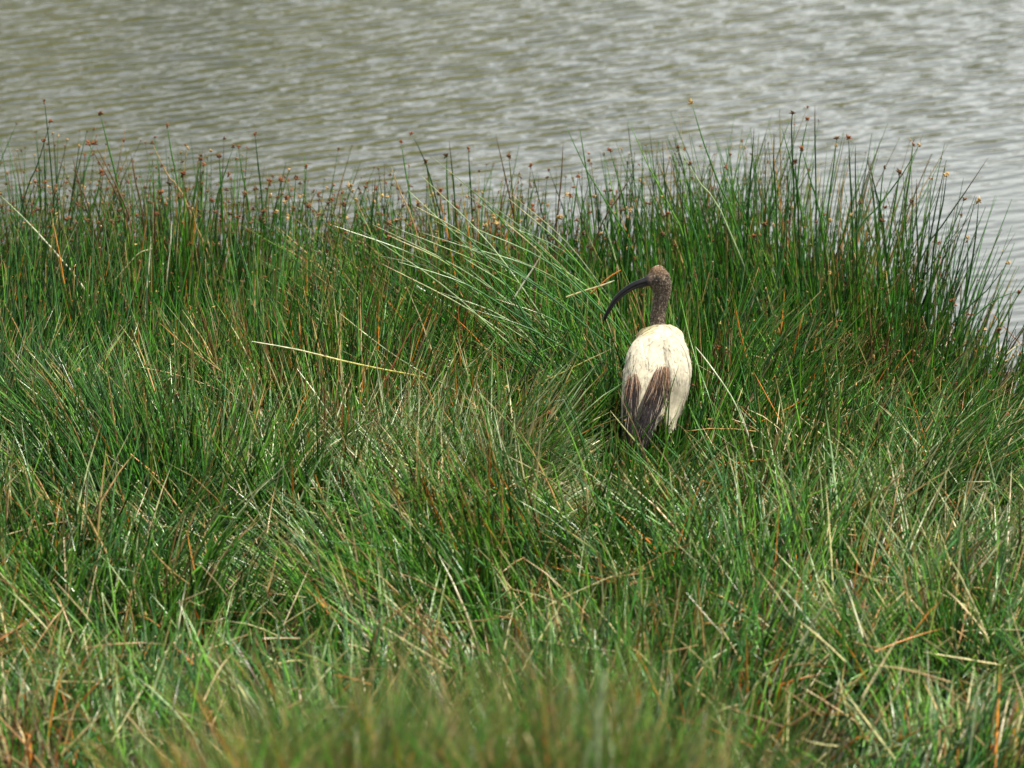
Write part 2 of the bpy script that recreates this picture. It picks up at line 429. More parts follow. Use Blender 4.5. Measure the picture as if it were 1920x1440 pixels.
P = lines(np.stack([x, y, ground_z(x, y) - 0.01], -1), L, az, th * 0.75, th * 0.6 + R.uniform(0, 0.30, N), 5,
          kt=np.where(br, R.uniform(0.3, 0.8, N), 2.0), kang=R.uniform(0.5, 1.6, N), kaz=R.normal(size=N) * 1.0)
pale = 1.25 * np.exp(-(((px - 930) / 330) ** 2 + ((y - 13.45) / 0.4) ** 2)) + 0.7 * np.exp(-(((px - 1750) / 200) ** 2 + ((y - 12.6) / 0.4) ** 2)) + 0.22 * smooth(12.6, 11.2, y)  # sun glints on leaning blades painted as pale colour, plus paler front grass
turf = Heap()
rusty = smooth(0.55, 0.72, vnoise(x, y, 0.30, 17)) * 0.40
c1 = pick(N, {'deep': 3, 'green': 7, 'bright': 4.5, 'blue': 2.5, 'olive': 0.9, 'tan': 0.6, 'orange': 0.2, 'brown': 0.2, 'pale': 0.8, 'straw': 0.25})
c2 = pick(N, {'pale': 5, 'blue': 3, 'tan': 1.8, 'straw': 1.6, 'green': 2, 'white': 0.9})
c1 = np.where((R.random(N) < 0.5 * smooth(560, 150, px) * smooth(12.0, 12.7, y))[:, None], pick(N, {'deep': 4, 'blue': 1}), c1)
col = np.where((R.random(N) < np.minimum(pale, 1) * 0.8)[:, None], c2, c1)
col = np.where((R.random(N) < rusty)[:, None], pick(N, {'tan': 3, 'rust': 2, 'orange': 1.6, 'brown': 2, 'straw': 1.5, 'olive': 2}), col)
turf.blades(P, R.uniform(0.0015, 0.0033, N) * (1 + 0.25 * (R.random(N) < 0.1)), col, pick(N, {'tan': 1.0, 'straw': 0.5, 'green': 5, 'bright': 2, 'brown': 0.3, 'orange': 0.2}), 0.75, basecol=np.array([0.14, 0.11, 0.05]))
n2 = 2300  # extra blades, their pale colour painting in the sun glints of two patches
q3 = R.random(n2) < 0.16
cxp = np.where(q3, R.normal(1740, 90, n2), R.normal(890, 230, n2)); cy = np.where(q3, 12.65 + R.normal(size=n2) * 0.25, 13.28 + R.normal(size=n2) * 0.32)
cx = (cxp - 960) / FPX * 13.9
vx, vy, _b = tussocks(cx, cy, 0.16, 77, 0.45, 0.75)
th = np.arctan(np.hypot(vx, vy)); az = np.arctan2(vy, vx)
nbf = 1 - 0.8 * smooth(0.32, 0.17, np.abs(cx - BX + 0.04))
P2 = lines(np.stack([cx, cy, ground_z(cx, cy)], -1), R.uniform(0.26, 0.46, n2) * nbf, az, th * 0.8, th * 0.3 + R.uniform(0, .3, n2), 5,
           kt=np.where(R.random(n2) < 0.2, R.uniform(0.4, 0.8, n2), 2.0), kang=R.uniform(0.4, 1.4, n2), kaz=R.normal(size=n2))
turf.blades(P2, R.uniform(0.0018, 0.0032, n2), pick(n2, {'pale': 6, 'blue': 3, 'bright': 2, 'white': 1.5, 'straw': 0.5}), pick(n2, {'tan': 1, 'straw': 1.5, 'pale': 3, 'white': 1}), 0.7)
turf_o = turf.build("grass", M_GRASS)
tag(turf_o, "matted green and bluish grass tangled with dry blades in front of the bird", "grass", kind="stuff")
k = R.random(N) < 0.05
dirs = unit(P[:, -1] - P[:, -2])
heads.heads(P[k, -1], dirs[k], R.uniform(0.004, 0.008, k.sum()), pick(k.sum(), {'rust': 3, 'tan': 3, 'brown': 1}), 5)
k = R.random(N) < 0.22
Pk = P[k]; c = Pk[:, 3] * 0.5 + Pk[:, 4] * 0.5
heads.spikelets(c, R.normal(size=(len(c), 3)) + np.array([0, -.5, .6]), R.uniform(0.004, 0.009, len(c)), R.uniform(0.0010, 0.0020, len(c)),
                pick(len(c), {'tan': 4, 'straw': 3, 'rust': 1.5, 'orange': 0.7}))
heads_o = heads.build("seed_heads", M_HEAD)
tag(heads_o, "countless small rust brown and straw coloured spikelets among the green stems", "seed heads", kind="stuff")

# --- dead litter lying through the turf
x, y = scatter(3600, -1.7, 1.7, 10.8, 15.2)
N = len(x)
L = R.uniform(0.06, 0.22, N); az = R.uniform(0, 2 * math.pi, N); th = R.uniform(0.5, 1.5, N)
nb = 1 - 0.8 * smooth(0.3, 0.15, np.abs(x - BX + 0.03)) * smooth(12.8, 13.2, y)
b0 = np.stack([x, y, ground_z(x, y) + 0.01 + nb * 0.22 * R.random(N) ** 1.4], -1)
P = lines(b0, L, az, th, R.uniform(-0.3, 0.5, N), 3)
lit = Heap(); lit.blades(P, R.uniform(0.0010, 0.0020, N), pick(N, {'tan': 3, 'straw': 4, 'orange': 0.7, 'brown': 0.8, 'olive': 1.5}), S=3)
tag(lit.build("dead_grass", M_GRASS), "loose dead straw lying tangled low among the living grass", "dead grass", kind="stuff")

# --- the soft near tuft at the foot of the picture
x, y = scatter(5200, -0.62, 0.42, 8.15, 9.2, lambda x, y: smooth(-0.62, -0.40, x + 0.08 * (vnoise(x, y, .1) - .5)) * smooth(0.42, 0.24, x))
x2, y2 = scatter(2600, -1.3, 1.3, 8.6, 10.4)
x = np.concatenate([x, x2]); y = np.concatenate([y, y2]); N = len(x)
L = np.where(np.arange(N) < N - len(x2), 0.50, 0.22) * R.uniform(0.7, 1.12, N) * (1 - 0.18 * np.abs(x + 0.08) / 0.5)
L = L * (1 + 0.5 * (vnoise(x, y, 0.11, 4) - 0.5))
vx, vy, bi = tussocks(x, y, 0.2, 5, 0.5, 0.3)
vx += R.normal(size=N) * 0.15; vy += R.normal(size=N) * 0.15
th = np.arctan(np.hypot(vx, vy)); az = np.arctan2(vy, vx)
P = lines(np.stack([x, y, ground_z(x, y) - 0.01], -1), L, az, th * 0.7, th * 0.8 + R.uniform(0, 0.4, N), 5)
tuft = Heap(); tuft.blades(P, R.uniform(0.0013, 0.0026, N), pick(N, {'deep': 2, 'green': 2.5, 'bright': 4.0, 'olive': 7, 'tan': 2.6, 'orange': 0.9, 'brown': 1.8}),
                           pick(N, {'tan': 0.8, 'green': 5, 'olive': 1, 'brown': 0.6}), 0.7, basecol=np.array([0.14, 0.11, 0.05]))
tag(tuft.build("grass_tuft", M_GRASS), "out of focus green grass tuft rising nearest the camera at the foot of the bank", "grass tuft", kind="stuff")

# ------------------------------------------------------------------ single plants that can be told apart
def catmull(pts, n):
    pts = np.asarray(pts, float)
    if len(pts) == 2: pts = np.stack([pts[0], pts[0] * .5 + pts[1] * .5, pts[1]])
    p = np.concatenate([[2 * pts[0] - pts[1]], pts, [2 * pts[-1] - pts[-2]]])
    outp = []
    m = len(pts) - 1
    for u in np.linspace(0, m, n):
        i = min(int(u), m - 1); t = u - i
        a, b_, c_, d_ = p[i], p[i + 1], p[i + 2], p[i + 3]
        outp.append(0.5 * (2 * b_ + (c_ - a) * t + (2 * a - 5 * b_ + 4 * c_ - d_) * t * t + (3 * b_ - a - 3 * c_ + d_) * t ** 3))
    return np.array(outp)

def stem_object(pts, colr, r, head, label, name, cat, group=None, tip=None, headcol='rust', headsize=0.0115):
    P = catmull(pts[::-1], 9)[None]                                     # root first
    root = bpy.data.objects.new(name, None); COL.objects.link(root); root.empty_display_size = 0.02
    root.location = P[0, 0]
    tag(root, label, cat, group)
    P = P - P[0, 0]
    h = Heap(); c = np.array([PAL[colr]]) * R.uniform(0.85, 1.2)
    h.blades(P, np.array([r]), c, np.array([PAL[tip or colr]]), 0.6, S=5, taper=0.35)
    h.build("stem", M_RUSH, root)
    if head:
        t = TriHeap(); d = unit(P[0, -1] - P[0, -2])[None]
        t.heads(P[:, -1] - d * 0.002, d, np.array([headsize * (1 + 0.3 * (head - 1))]), np.array([PAL[headcol]]) * R.uniform(0.8, 1.2), 8 + 3 * head)
        t.build("seed_head", M_HEAD, root)
    return root

def rooted(pxs, Y, dy=0.0):
    """tip-first picture points at ground distance Y, continued straight down to the ground"""
    n = len(pxs)
    pts = [at(p[0], p[1], Y + dy * (1 - i / max(n - 1, 1))) for i, p in enumerate(pxs)]
    a_, b_ = pts[-2], pts[-1]
    sl = (b_ - a_) / max(a_[2] - b_[2], 1e-3); sl = sl * np.array([0.6, 0.6, 1.0])
    gz = float(ground_z(b_[0], b_[1])) - 0.01
    if b_[2] > gz:
        pts.append(b_ + sl * (b_[2] - gz)); pts[-1][2] = gz
    return np.array(pts)

GR = "rushes rising clear of the bed against the water"
T = [  # ground distance, tip-first picture points, head size, colour, label
 (15.6, [(83,188),(90,250),(100,370),(104,460)], 1, 'deep', "tallest rush at the far left corner, its small head high over the water"),
 (15.5, [(95,226),(70,310),(40,392)], 1, 'deep', "dark rush leaning right across the tallest far left stem"),
 (15.5, [(82,262),(84,320),(86,420)], 1, 'deep', "straight thin rush just left of the crossing pair at far left"),
 (15.6, [(188,213),(202,270),(222,350),(240,450)], 2, 'green', "tall rush with a big spiky dark head, second tallest at the left"),
 (15.6, [(165,268),(195,320),(226,380),(245,450)], 2, 'brown', "left one of two rushes whose round dark heads touch"),
 (15.58, [(177,268),(204,320),(232,380),(252,450)], 2, 'brown', "right one of two rushes whose round dark heads touch"),
 (15.6, [(285,267),(315,330),(352,385)], 1, 'tan', "brown rush stem curving down to the right below a small head"),
 (15.6, [(313,234),(322,290),(336,370)], 1, 'green', "upright rush with a small head between the curving brown stem and the tall central ones"),
 (15.6, [(478,250),(484,310),(492,390)], 1, 'deep', "lone tall rush with a small orange brown head left of the centre"),
 (15.6, [(438,274),(415,345),(400,410)], 1, 'green', "rush leaning right with its head beside a straight neighbour's head"),
 (15.6, [(447,274),(455,330),(468,400)], 1, 'green', "rush leaning left with its head beside its leaning neighbour's head"),
 (15.6, [(411,293),(414,340),(418,420)], 2, 'green', "short straight rush carrying a thick rust head left of the leaning pair"),
 (15.6, [(376,297),(368,350),(360,420)], 1, 'green', "slender rush with a tiny head above the left crowd, paired with a lower one"),
 (15.6, [(382,307),(374,360),(362,420)], 1, 'green', "slightly lower rush of the slender pair with tiny heads"),
 (15.5, [(135,290),(150,350),(172,410)], 0, 'brown', "headless brown rush tip leaning left in the left crowd"),
 (15.5, [(245,287),(254,340),(268,410)], 0, 'brown', "headless brown rush tip beside the stem with the big spiky head"),
 (15.5, [(190,323),(180,370),(150,450)], 2, 'green', "rush leaning right with a dark head low in the left crowd"),
 (15.5, [(343,325),(345,370),(350,440)], 2, 'green', "short rush with a dark star shaped head under the curving brown stem"),
 (15.55, [(505,338),(497,390),(488,450)], 2, 'green', "rush whose round rust head is left of two more at the same height"),
 (15.55, [(528,337),(527,390),(526,450)], 2, 'green', "rush whose round rust head is the middle one of three"),
 (15.55, [(555,333),(550,390),(540,450)], 2, 'green', "rush whose round rust head is the right one of three"),
 (15.6, [(575,311),(570,370),(560,440)], 1, 'green', "thin rush with a small head just above the three round rust ones"),
 (15.5, [(303,361),(312,400),(322,460)], 2, 'green', "low rush with a wide double rust head in the left crowd"),
 (15.5, [(145,383),(160,430),(172,490)], 2, 'green', "low rush with a rust head against the pale shallows at left"),
 (15.55, [(752,266),(760,320),(772,400)], 1, 'green', "tall rush with a small yellow brown head, left of the centre line"),
 (15.5, [(771,250),(798,305),(822,390),(832,450)], 1, 'deep', "tallest dark rush of the middle, bending right below its head"),
 (15.5, [(799,302),(806,350),(824,430)], 2, 'olive', "rush with a big ragged head crossed by the tallest middle stem"),
 (15.5, [(838,290),(838,340),(842,430)], 2, 'green', "straight rush with a ragged head beside a headless tip"),
 (15.5, [(842,263),(848,320),(854,400)], 0, 'deep', "headless straight rush tip above the ragged heads of the middle"),
 (15.5, [(878,278),(881,330),(886,420)], 1, 'deep', "thin straight rush in the gap of the middle row"),
 (15.5, [(929,250),(945,320),(962,400),(970,460)], 0, 'brown', "tall headless brown rush tip bending right in the middle"),
 (15.5, [(954,293),(960,350),(966,430)], 2, 'olive', "rush with a thick rust head close by the tall brown tip"),
 (15.5, [(733,311),(750,360),(782,440)], 0, 'tan', "tan dead rush leaning left in the middle row"),
 (15.5, [(704,333),(700,380),(694,450)], 0, 'deep', "short dark headless rush left of the tan dead one"),
 (15.5, [(995,311),(1012,380),(1032,470),(1058,600)], 1, 'deep', "long straight rush slanting down right towards the bird's bill"),
 (15.5, [(1056,265),(1052,340),(1042,440)], 0, 'brown', "reddish brown pointed rush tip left of the long slanting pair"),
 (15.3, [(1057,226),(1100,320),(1150,400),(1200,500)], 0, 'green', "very long headless rush slanting from upper left towards the bird's head"),
 (15.4, [(1086,234),(1098,310),(1112,400)], 0, 'green', "thin rush tip crossing the very long slanting one"),
 (15.4, [(1143,280),(1160,340),(1180,430)], 1, 'green', "rush with a star shaped yellow brown head above the bill"),
 (15.4, [(1084,330),(1078,380),(1070,450)], 1, 'green', "rush with a small round rust head above the fallen stems"),
 (15.4, [(1192,314),(1160,370),(1120,440)], 0, 'brown', "brown rush tip leaning strongly right above the bill"),
 (15.3, [(1178,223),(1215,310),(1262,400),(1290,470)], 0, 'bright', "long light green rush slanting down right behind the bird's head"),
 (15.3, [(1242,262),(1246,340),(1252,440)], 0, 'deep', "straight dark rush tip directly above the bird's head"),
 (15.3, [(1188,350),(1180,410),(1170,500)], 0, 'deep', "thick short dark rush tip a little left of the bird's head"),
 (15.2, [(1296,191),(1320,270),(1350,350),(1385,440)], 2, 'green', "highest rush right of the bird, its brown head well above all others"),
 (15.2, [(1293,305),(1294,350),(1296,430)], 1, 'green', "short rush with a small head below the pale slanting stem"),
 (15.2, [(1272,275),(1310,340),(1362,418)], 1, 'pale', "pale whitish rush slanting down right beneath the highest one"),
 (15.2, [(1361,312),(1380,370),(1405,440)], 1, 'green', "rush with a bright orange head bending right of the pale stem"),
 (15.2, [(1414,240),(1410,300),(1404,380)], 0, 'deep', "straight headless rush tip left of the tall right hand cluster"),
 (15.2, [(1451,248),(1451,310),(1456,400)], 0, 'deep', "thin headless rush tip in front of the tall right hand cluster"),
 (15.2, [(1466,240),(1482,300),(1500,380)], 0, 'green', "headless rush slanting left into the tall right hand cluster"),
 (15.2, [(1487,210),(1484,232),(1486,300),(1490,400)], 1, 'deep', "rush with a bract rising past its dark head in the tall cluster"),
 (15.2, [(1515,222),(1503,280),(1494,360)], 1, 'green', "rush leaning right with a small rust head in the tall cluster"),
 (15.2, [(1528,195),(1528,260),(1530,380)], 0, 'deep', "tallest needle straight headless rush of the right hand clump"),
 (15.2, [(1503,278),(1520,340),(1540,420)], 2, 'green', "rush with a ragged gold and brown head inside the tall cluster"),
 (15.2, [(1491,303),(1494,350),(1498,430)], 2, 'deep', "low rush with a dark head beneath the tall cluster's heads"),
 (15.2, [(1569,258),(1562,320),(1552,400)], 1, 'green', "rush with a narrow head pointing straight up right of the cluster"),
 (15.2, [(1591,258),(1594,330),(1598,430)], 2, 'deep', "straight rush with a feathery tan head standing alone right of the cluster"),
 (15.2, [(1604,270),(1604,330),(1606,420)], 0, 'deep', "headless straight rush right beside the feathery tan head"),
 (15.1, [(1626,296),(1640,350),(1658,440)], 0, 'deep', "dark headless rush leaning left over open water on the right"),
 (15.1, [(1658,312),(1652,360),(1648,440)], 1, 'green', "rush with a tiny head between the leaning dark stem and the long diagonal one"),
 (15.1, [(1712,270),(1706,330),(1694,430)], 1, 'green', "rush with a small head at the right shoulder of the clump"),
 (15.1, [(1723,272),(1690,330),(1640,395),(1590,460)], 1, 'green', "long rush slanting down left across the clump's right shoulder"),
 (15.1, [(1687,322),(1680,370),(1668,450)], 2, 'green', "rush with a yellowish star shaped head on the long diagonal stem"),
 (15.0, [(1710,378),(1708,430),(1700,520)], 2, 'green', "rush with a broad ragged tan head low on the right shoulder"),
 (15.0, [(1719,335),(1718,400),(1722,500)], 0, 'deep', "headless vertical rush at the edge of the open water"),
 (15.0, [(1775,328),(1768,380),(1755,440),(1745,520)], 2, 'deep', "rush with an upright brown head standing off to the right"),
 (15.0, [(1853,295),(1810,360),(1765,425),(1720,500)], 0, 'deep', "longest bare rush leaning far right over open water"),
 (15.0, [(1809,373),(1785,430),(1755,500)], 1, 'green', "rush leaning right with a ragged head under the longest bare one"),
 (14.95, [(1835,375),(1830,440),(1818,520),(1805,600)], 2, 'deep', "outermost straight rush on the right with a forked brown head"),
 (14.95, [(1815,445),(1814,500),(1808,590)], 1, 'green', "thin rush with a pale head just left of the outermost straight one"),
 (14.8, [(1890,492),(1850,545),(1800,590),(1760,650)], 1, 'deep', "rush arching far right below the outermost straight one"),
 (14.8, [(1911,546),(1870,560),(1820,600),(1780,660)], 1, 'green', "rush bent almost flat to the right with a tiny end spikelet"),
 (14.7, [(1900,574),(1888,620),(1872,690)], 0, 'deep', "short dark rush tip at the right border above the water's edge"),
 (14.7, [(1872,618),(1866,650),(1858,720)], 2, 'green', "rush with an orange brown head close to the right border"),
]
for Yd, pxs, hd, cname, lab in T:
    stem_object(rooted(pxs, Yd), cname, 0.0023 if hd != 2 else 0.0027, hd, lab, "rush", "rush", GR,
                tip='brown' if cname in ('deep', 'olive') and hd == 0 else None,
                headcol=random.choice(['rust', 'rust', 'brown']) if pxs[0][0] < 1240 else random.choice(['rust', 'tan', 'brown']))

# the rest of the rushes that stand clear of the bed
ZONES = [
 (0, 240, 330, 430, 15.6, 26, "the far left row", 'left'),
 (240, 460, 320, 430, 15.6, 30, "the left stand", 'left'),
 (460, 700, 340, 440, 15.6, 32, "the stand before the middle", 'mid'),
 (700, 960, 350, 450, 15.5, 30, "the middle row", 'mid'),
 (960, 1200, 350, 470, 15.4, 26, "the row above the bill", 'mid'),
 (1200, 1430, 330, 450, 15.3, 28, "the row above the head", 'right'),
 (1430, 1720, 310, 420, 15.2, 36, "the tall right clump", 'right'),
 (1720, 1910, 440, 640, 14.9, 20, "the right waterside", 'edge'),
]
for x0, x1, y0, y1, Yd, cnt, lab, kind in ZONES:
    for i in range(cnt):
        tx = R.uniform(x0, x1); ty = y0 + (y1 - y0) * R.random() ** 0.8 + (0.55 * max(0, tx - 1720) if kind == 'edge' else 0) * (1 if kind != 'edge' else 0.6)
        if kind == 'edge': ty = 400 + (tx - 1720) * 1.2 + R.uniform(0, 90)
        lean = R.normal() * 22 + (38 if kind == 'edge' else 0)
        bow = R.normal() * 5
        Yq = Yd + R.uniform(-0.25, 0.25)
        pts = rooted([(tx, ty), (tx - lean * 0.45 + bow, ty + 80), (tx - lean, ty + 170)], Yq)
        hd = 0 if (kind in ('right', 'edge') and R.random() < 0.65) or R.random() < 0.15 else (1 if R.random() < 0.7 else 2)
        cn = str(R.choice(['deep', 'green', 'green', 'blue', 'olive']))
        if kind in ('left', 'mid'): hd = max(hd, 1) if R.random() < 0.8 else hd
        hc = str(R.choice(['rust', 'brown', 'tan'] if kind != 'left' else ['rust', 'brown']))
        third = ("left", "centre", "right")[min(2, int(3 * (tx - x0) / (x1 - x0)))]
        tone = {'deep': 'dark green', 'green': 'mid green', 'blue': 'bluish green', 'olive': 'olive'}[cn]
        pose = 'leaning left' if lean < -12 else ('leaning right' if lean > 12 else 'upright')
        l2 = "%s %s rush, %s, %s of %s" % (pose, tone, "bare tip" if hd == 0 else ("%s %s head" % ('big' if hd == 2 else 'small', hc)), third, lab)
        stem_object(pts, cn, R.uniform(0.0016, 0.0024), hd, l2, "rush", "rush", "rushes in " + lab, headcol=hc, headsize=0.0110)

# single stalks and blades that catch the eye in the bed and the turf
def raised(pxs, Ys):
    return np.array([at(p[0], p[1], q) for p, q in zip(pxs, Ys)])
BL = [ # points tip first, distances, colour, tip colour, radius, label, name, category
 ([(472,640),(560,656),(640,676),(705,690),(790,706)], [13.6,13.65,13.72,13.85,14.1], 'yellow','white',.0032, "thick yellow stalk with a white tip poking out of the rushes to the left", 'stalk','stalk'),
 ([(702,660),(712,720),(722,780),(733,850)], [13.75,13.75,13.75,13.7], 'white','pale',.0026, "shining white blade standing upright in the middle of the bed", 'blade','grass blade'),
 ([(465,880),(482,920),(498,965),(512,1005)], [13.1]*4, 'white','tan',.0026, "white blade with a tan tip slanting left of the pale tangle", 'blade','grass blade'),
 ([(1016,475),(1002,500),(986,524)], [14.6]*3, 'white','straw',.0030, "short broken white straw caught upright above the fallen rushes", 'straw','straw'),
 ([(1152,526),(1126,536),(1102,543)], [14.5]*3, 'straw','white',.0032, "pale snapped straw lying almost level left of the bird's head", 'straw','straw'),
 ([(1165,506),(1148,516),(1140,522)], [14.55]*3, 'orange','orange',.0028, "short orange straw just above the pale snapped one", 'straw','straw'),
 ([(1102,543),(1101,580),(1100,620)], [14.5]*3, 'tan','straw',.0020, "thin tan stem hanging straight down from the snapped straw", 'straw','straw'),
 ([(1145,655),(1100,676),(1060,696),(1025,712)], [14.2]*4, 'yellow','straw',.0022, "speckled yellow straw lying level left of the bird's back", 'straw','straw'),
 ([(283,443),(280,490),(275,540),(272,590)], [15.0]*4, 'white','white',.0028, "white shining stem standing in the left stand", 'stalk','stalk'),
 ([(0,366),(60,425),(125,498),(150,530)], [15.2]*4, 'white','pale',.0030, "long white stem leaning down right from the left border", 'stalk','stalk'),
 ([(322,414),(320,450),(316,490)], [15.1]*3, 'white','white',.0022, "short white stem beside the shining one of the left stand", 'stalk','stalk'),
 ([(286,466),(262,474),(240,496)], [15.0]*3, 'straw','white',.0024, "bent pale stem curling over to the left in the left stand", 'stalk','stalk'),
 ([(1378,570),(1385,610),(1394,650)], [14.6]*3, 'orange','orange',.0034, "orange withered blade in the green clump right of the bird", 'blade','grass blade'),
 ([(1507,586),(1500,610),(1494,634)], [14.5]*3, 'orange','yellow',.0040, "broad bright orange blade in the middle of the right clump", 'blade','grass blade'),
 ([(1304,650),(1335,690),(1375,750),(1400,810)], [13.9,13.85,13.8,13.75], 'pale','white',.0026, "pale green blade bending down right beside the bird's wing", 'blade','grass blade'),
 ([(1276,560),(1300,660),(1328,740),(1345,800)], [14.1,14.0,13.9,13.85], 'green','bright',.0022, "long green rush leaning past the bird's right side", 'blade','grass blade'),
 ([(1315,822),(1268,870),(1222,905)], [13.6]*3, 'tan','tan',.0016, "thin tan bent stem crossing low at the bird's tail", 'straw','straw'),
 ([(1352,850),(1362,880),(1384,935)], [13.45]*3, 'straw','orange',.0034, "straw coloured blade with an orange edge right of the bird's tail", 'blade','grass blade'),
 ([(1385,857),(1395,900),(1402,976)], [13.4]*3, 'white','tan',.0034, "pale hanging blade with a frayed lower end right of the bird", 'blade','grass blade'),
 ([(1316,878),(1360,871),(1425,862)], [13.5]*3, 'orange','rust',.0024, "orange straw lying level to a rust seed head", 'straw','straw'),
 ([(1465,908),(1540,970),(1600,1040),(1630,1090)], [13.1,13.1,13.05,13.0], 'blue','straw',.0026, "long bluish stem slanting down right below the swept grass", 'blade','grass blade'),
 ([(1326,960),(1380,1000),(1440,1045),(1480,1080)], [13.0]*4, 'white','tan',.0026, "long pale stem slanting down right, lowest of the slanting stems", 'blade','grass blade'),
 ([(1404,968),(1450,1020),(1500,1075),(1542,1110)], [12.95]*4, 'pale','bright',.0026, "pale green stem slanting between its two long neighbours", 'blade','grass blade'),
 ([(1710,888),(1740,930),(1770,975),(1790,1002)], [13.1]*4, 'white','tan',.0028, "white topped stem slanting down right under the right clump", 'blade','grass blade'),
 ([(1655,908),(1672,960),(1710,1020),(1725,1050)], [13.05]*4, 'white','tan',.0024, "thin pale stem with a tan tip left of the white topped one", 'blade','grass blade'),
 ([(1746,1004),(1740,1040),(1734,1070)], [12.8]*3, 'white','white',.0048, "left of two short broad white blades standing side by side", 'blade','grass blade'),
 ([(1760,1000),(1756,1030),(1752,1066)], [12.8]*3, 'straw','yellow',.0044, "right of two short broad white blades standing side by side", 'blade','grass blade'),
 ([(1655,1060),(1646,1090),(1641,1160)], [12.6]*3, 'white','pale',.0034, "curved whitish blade below and left of the broad pair", 'blade','grass blade'),
 ([(1664,1178),(1700,1200),(1722,1225),(1735,1248)], [12.2]*4, 'tan','tan',.0046, "broad tan dead blade bent down in the lower right", 'blade','grass blade'),
 ([(823,1036),(838,1060),(843,1100),(838,1208)], [12.5]*4, 'pale','straw',.0036, "pale upright blade bent over at the top in the lower middle", 'blade','grass blade'),
 ([(651,1084),(670,1110),(688,1136)], [12.4]*3, 'white','white',.0036, "short white stem lying left of the bent pale blade", 'blade','grass blade'),
 ([(555,990),(545,1040),(536,1090),(530,1175)], [12.6]*4, 'pale','white',.0036, "broad pale green blade standing in the lower left middle", 'blade','grass blade'),
 ([(285,1065),(320,1120),(355,1180),(390,1240)], [12.3]*4, 'pale','straw',.0030, "pale stem slanting down right into the lower left straw", 'blade','grass blade'),
 ([(250,1118),(300,1160),(360,1205),(410,1240)], [12.2]*4, 'olive','yellow',.0040, "yellow green blade with an orange nick in the lower left straw", 'blade','grass blade'),
 ([(66,1065),(74,1110),(82,1150)], [12.6]*3, 'white','white',.0034, "white curved stem at the left border low in the grass", 'blade','grass blade'),
 ([(156,1194),(152,1240),(148,1300)], [12.1]*3, 'pale','white',.0032, "whitish upright stem in the lower left corner", 'blade','grass blade'),
 ([(1188,1130),(1250,1200),(1330,1250),(1370,1290)], [12.0]*4, 'white','pale',.0034, "long pale stem slanting down right across the lower middle", 'blade','grass blade'),
 ([(1258,1068),(1272,1090),(1284,1112)], [12.5]*3, 'orange','orange',.0036, "orange blade standing at the lower centre right", 'blade','grass blade'),
 ([(1016,1158),(990,1170),(975,1200),(968,1225)], [12.2]*4, 'white','white',.0026, "crooked white stem low in the middle of the grass", 'blade','grass blade'),
 ([(1136,1258),(1130,1290),(1120,1340)], [8.25]*3, 'pale','pale',.0062, "wide blurred pale blade standing up near the camera", 'blade','grass blade'),
 ([(1112,1385),(1100,1420),(1090,1470)], [8.25]*3, 'pale','pale',.0055, "wide blurred pale blade lowest in front, below the standing one", 'blade','grass blade'),
 ([(985,1375),(1000,1410),(1010,1470)], [8.25]*3, 'straw','straw',.0042, "blurred straw coloured stem at the very bottom near the camera", 'blade','grass blade'),
 ([(300,606),(350,650),(420,700),(470,745)], [14.0,13.95,13.9,13.85], 'tan','orange',.0018, "thin tan stem slanting right in the left part of the bed", 'straw','straw'),
 ([(262,688),(320,700),(372,716)], [13.9]*3, 'tan','straw',.0018, "thin straw lying level in the left part of the bed", 'straw','straw'),
 ([(400,705),(500,800),(600,890),(660,950)], [13.7,13.6,13.5,13.4], 'blue','pale',.0024, "long bluish stem slanting down right into the pale tangle", 'blade','grass blade'),
 ([(556,690),(600,750),(650,830),(690,890)], [13.7,13.65,13.6,13.5], 'pale','white',.0022, "pale stem running down right above the tangle, right of the bluish one", 'blade','grass blade'),
 ([(628,580),(690,630),(760,680),(850,730)], [14.2,14.2,14.1,14.1], 'pale','straw',.0022, "pale arching stem slanting across the hollow in the bed", 'blade','grass blade'),
]
for pxs, Ys, cname, tipc, r, lab, nm, cat in BL:
    P = catmull(raised(pxs, Ys)[::-1], 9)[None]
    last = P[0, 0].copy(); dvec = P[0, 0] - P[0, 1]                     # carry the stem on down into the turf
    ext = last + unit(dvec) * 0.06; gz = float(ground_z(ext[0], ext[1])); ext[2] = max(ext[2] - 0.004, gz + 0.01)
    if Ys[0] < 9: ext = last + np.array([0.0, 0.0, -(last[2] - gz)])
    P = np.concatenate([ext[None, None], P], 1)
    h = Heap(); org = P[0, 0].copy()
    h.blades(P - org, np.array([r * 0.8]), np.array([PAL[cname]]), np.array([PAL[tipc]]), 0.45, S=5, taper=0.6)
    o = h.build(nm, M_GRASS); o.location = org
    tag(o, lab, cat)

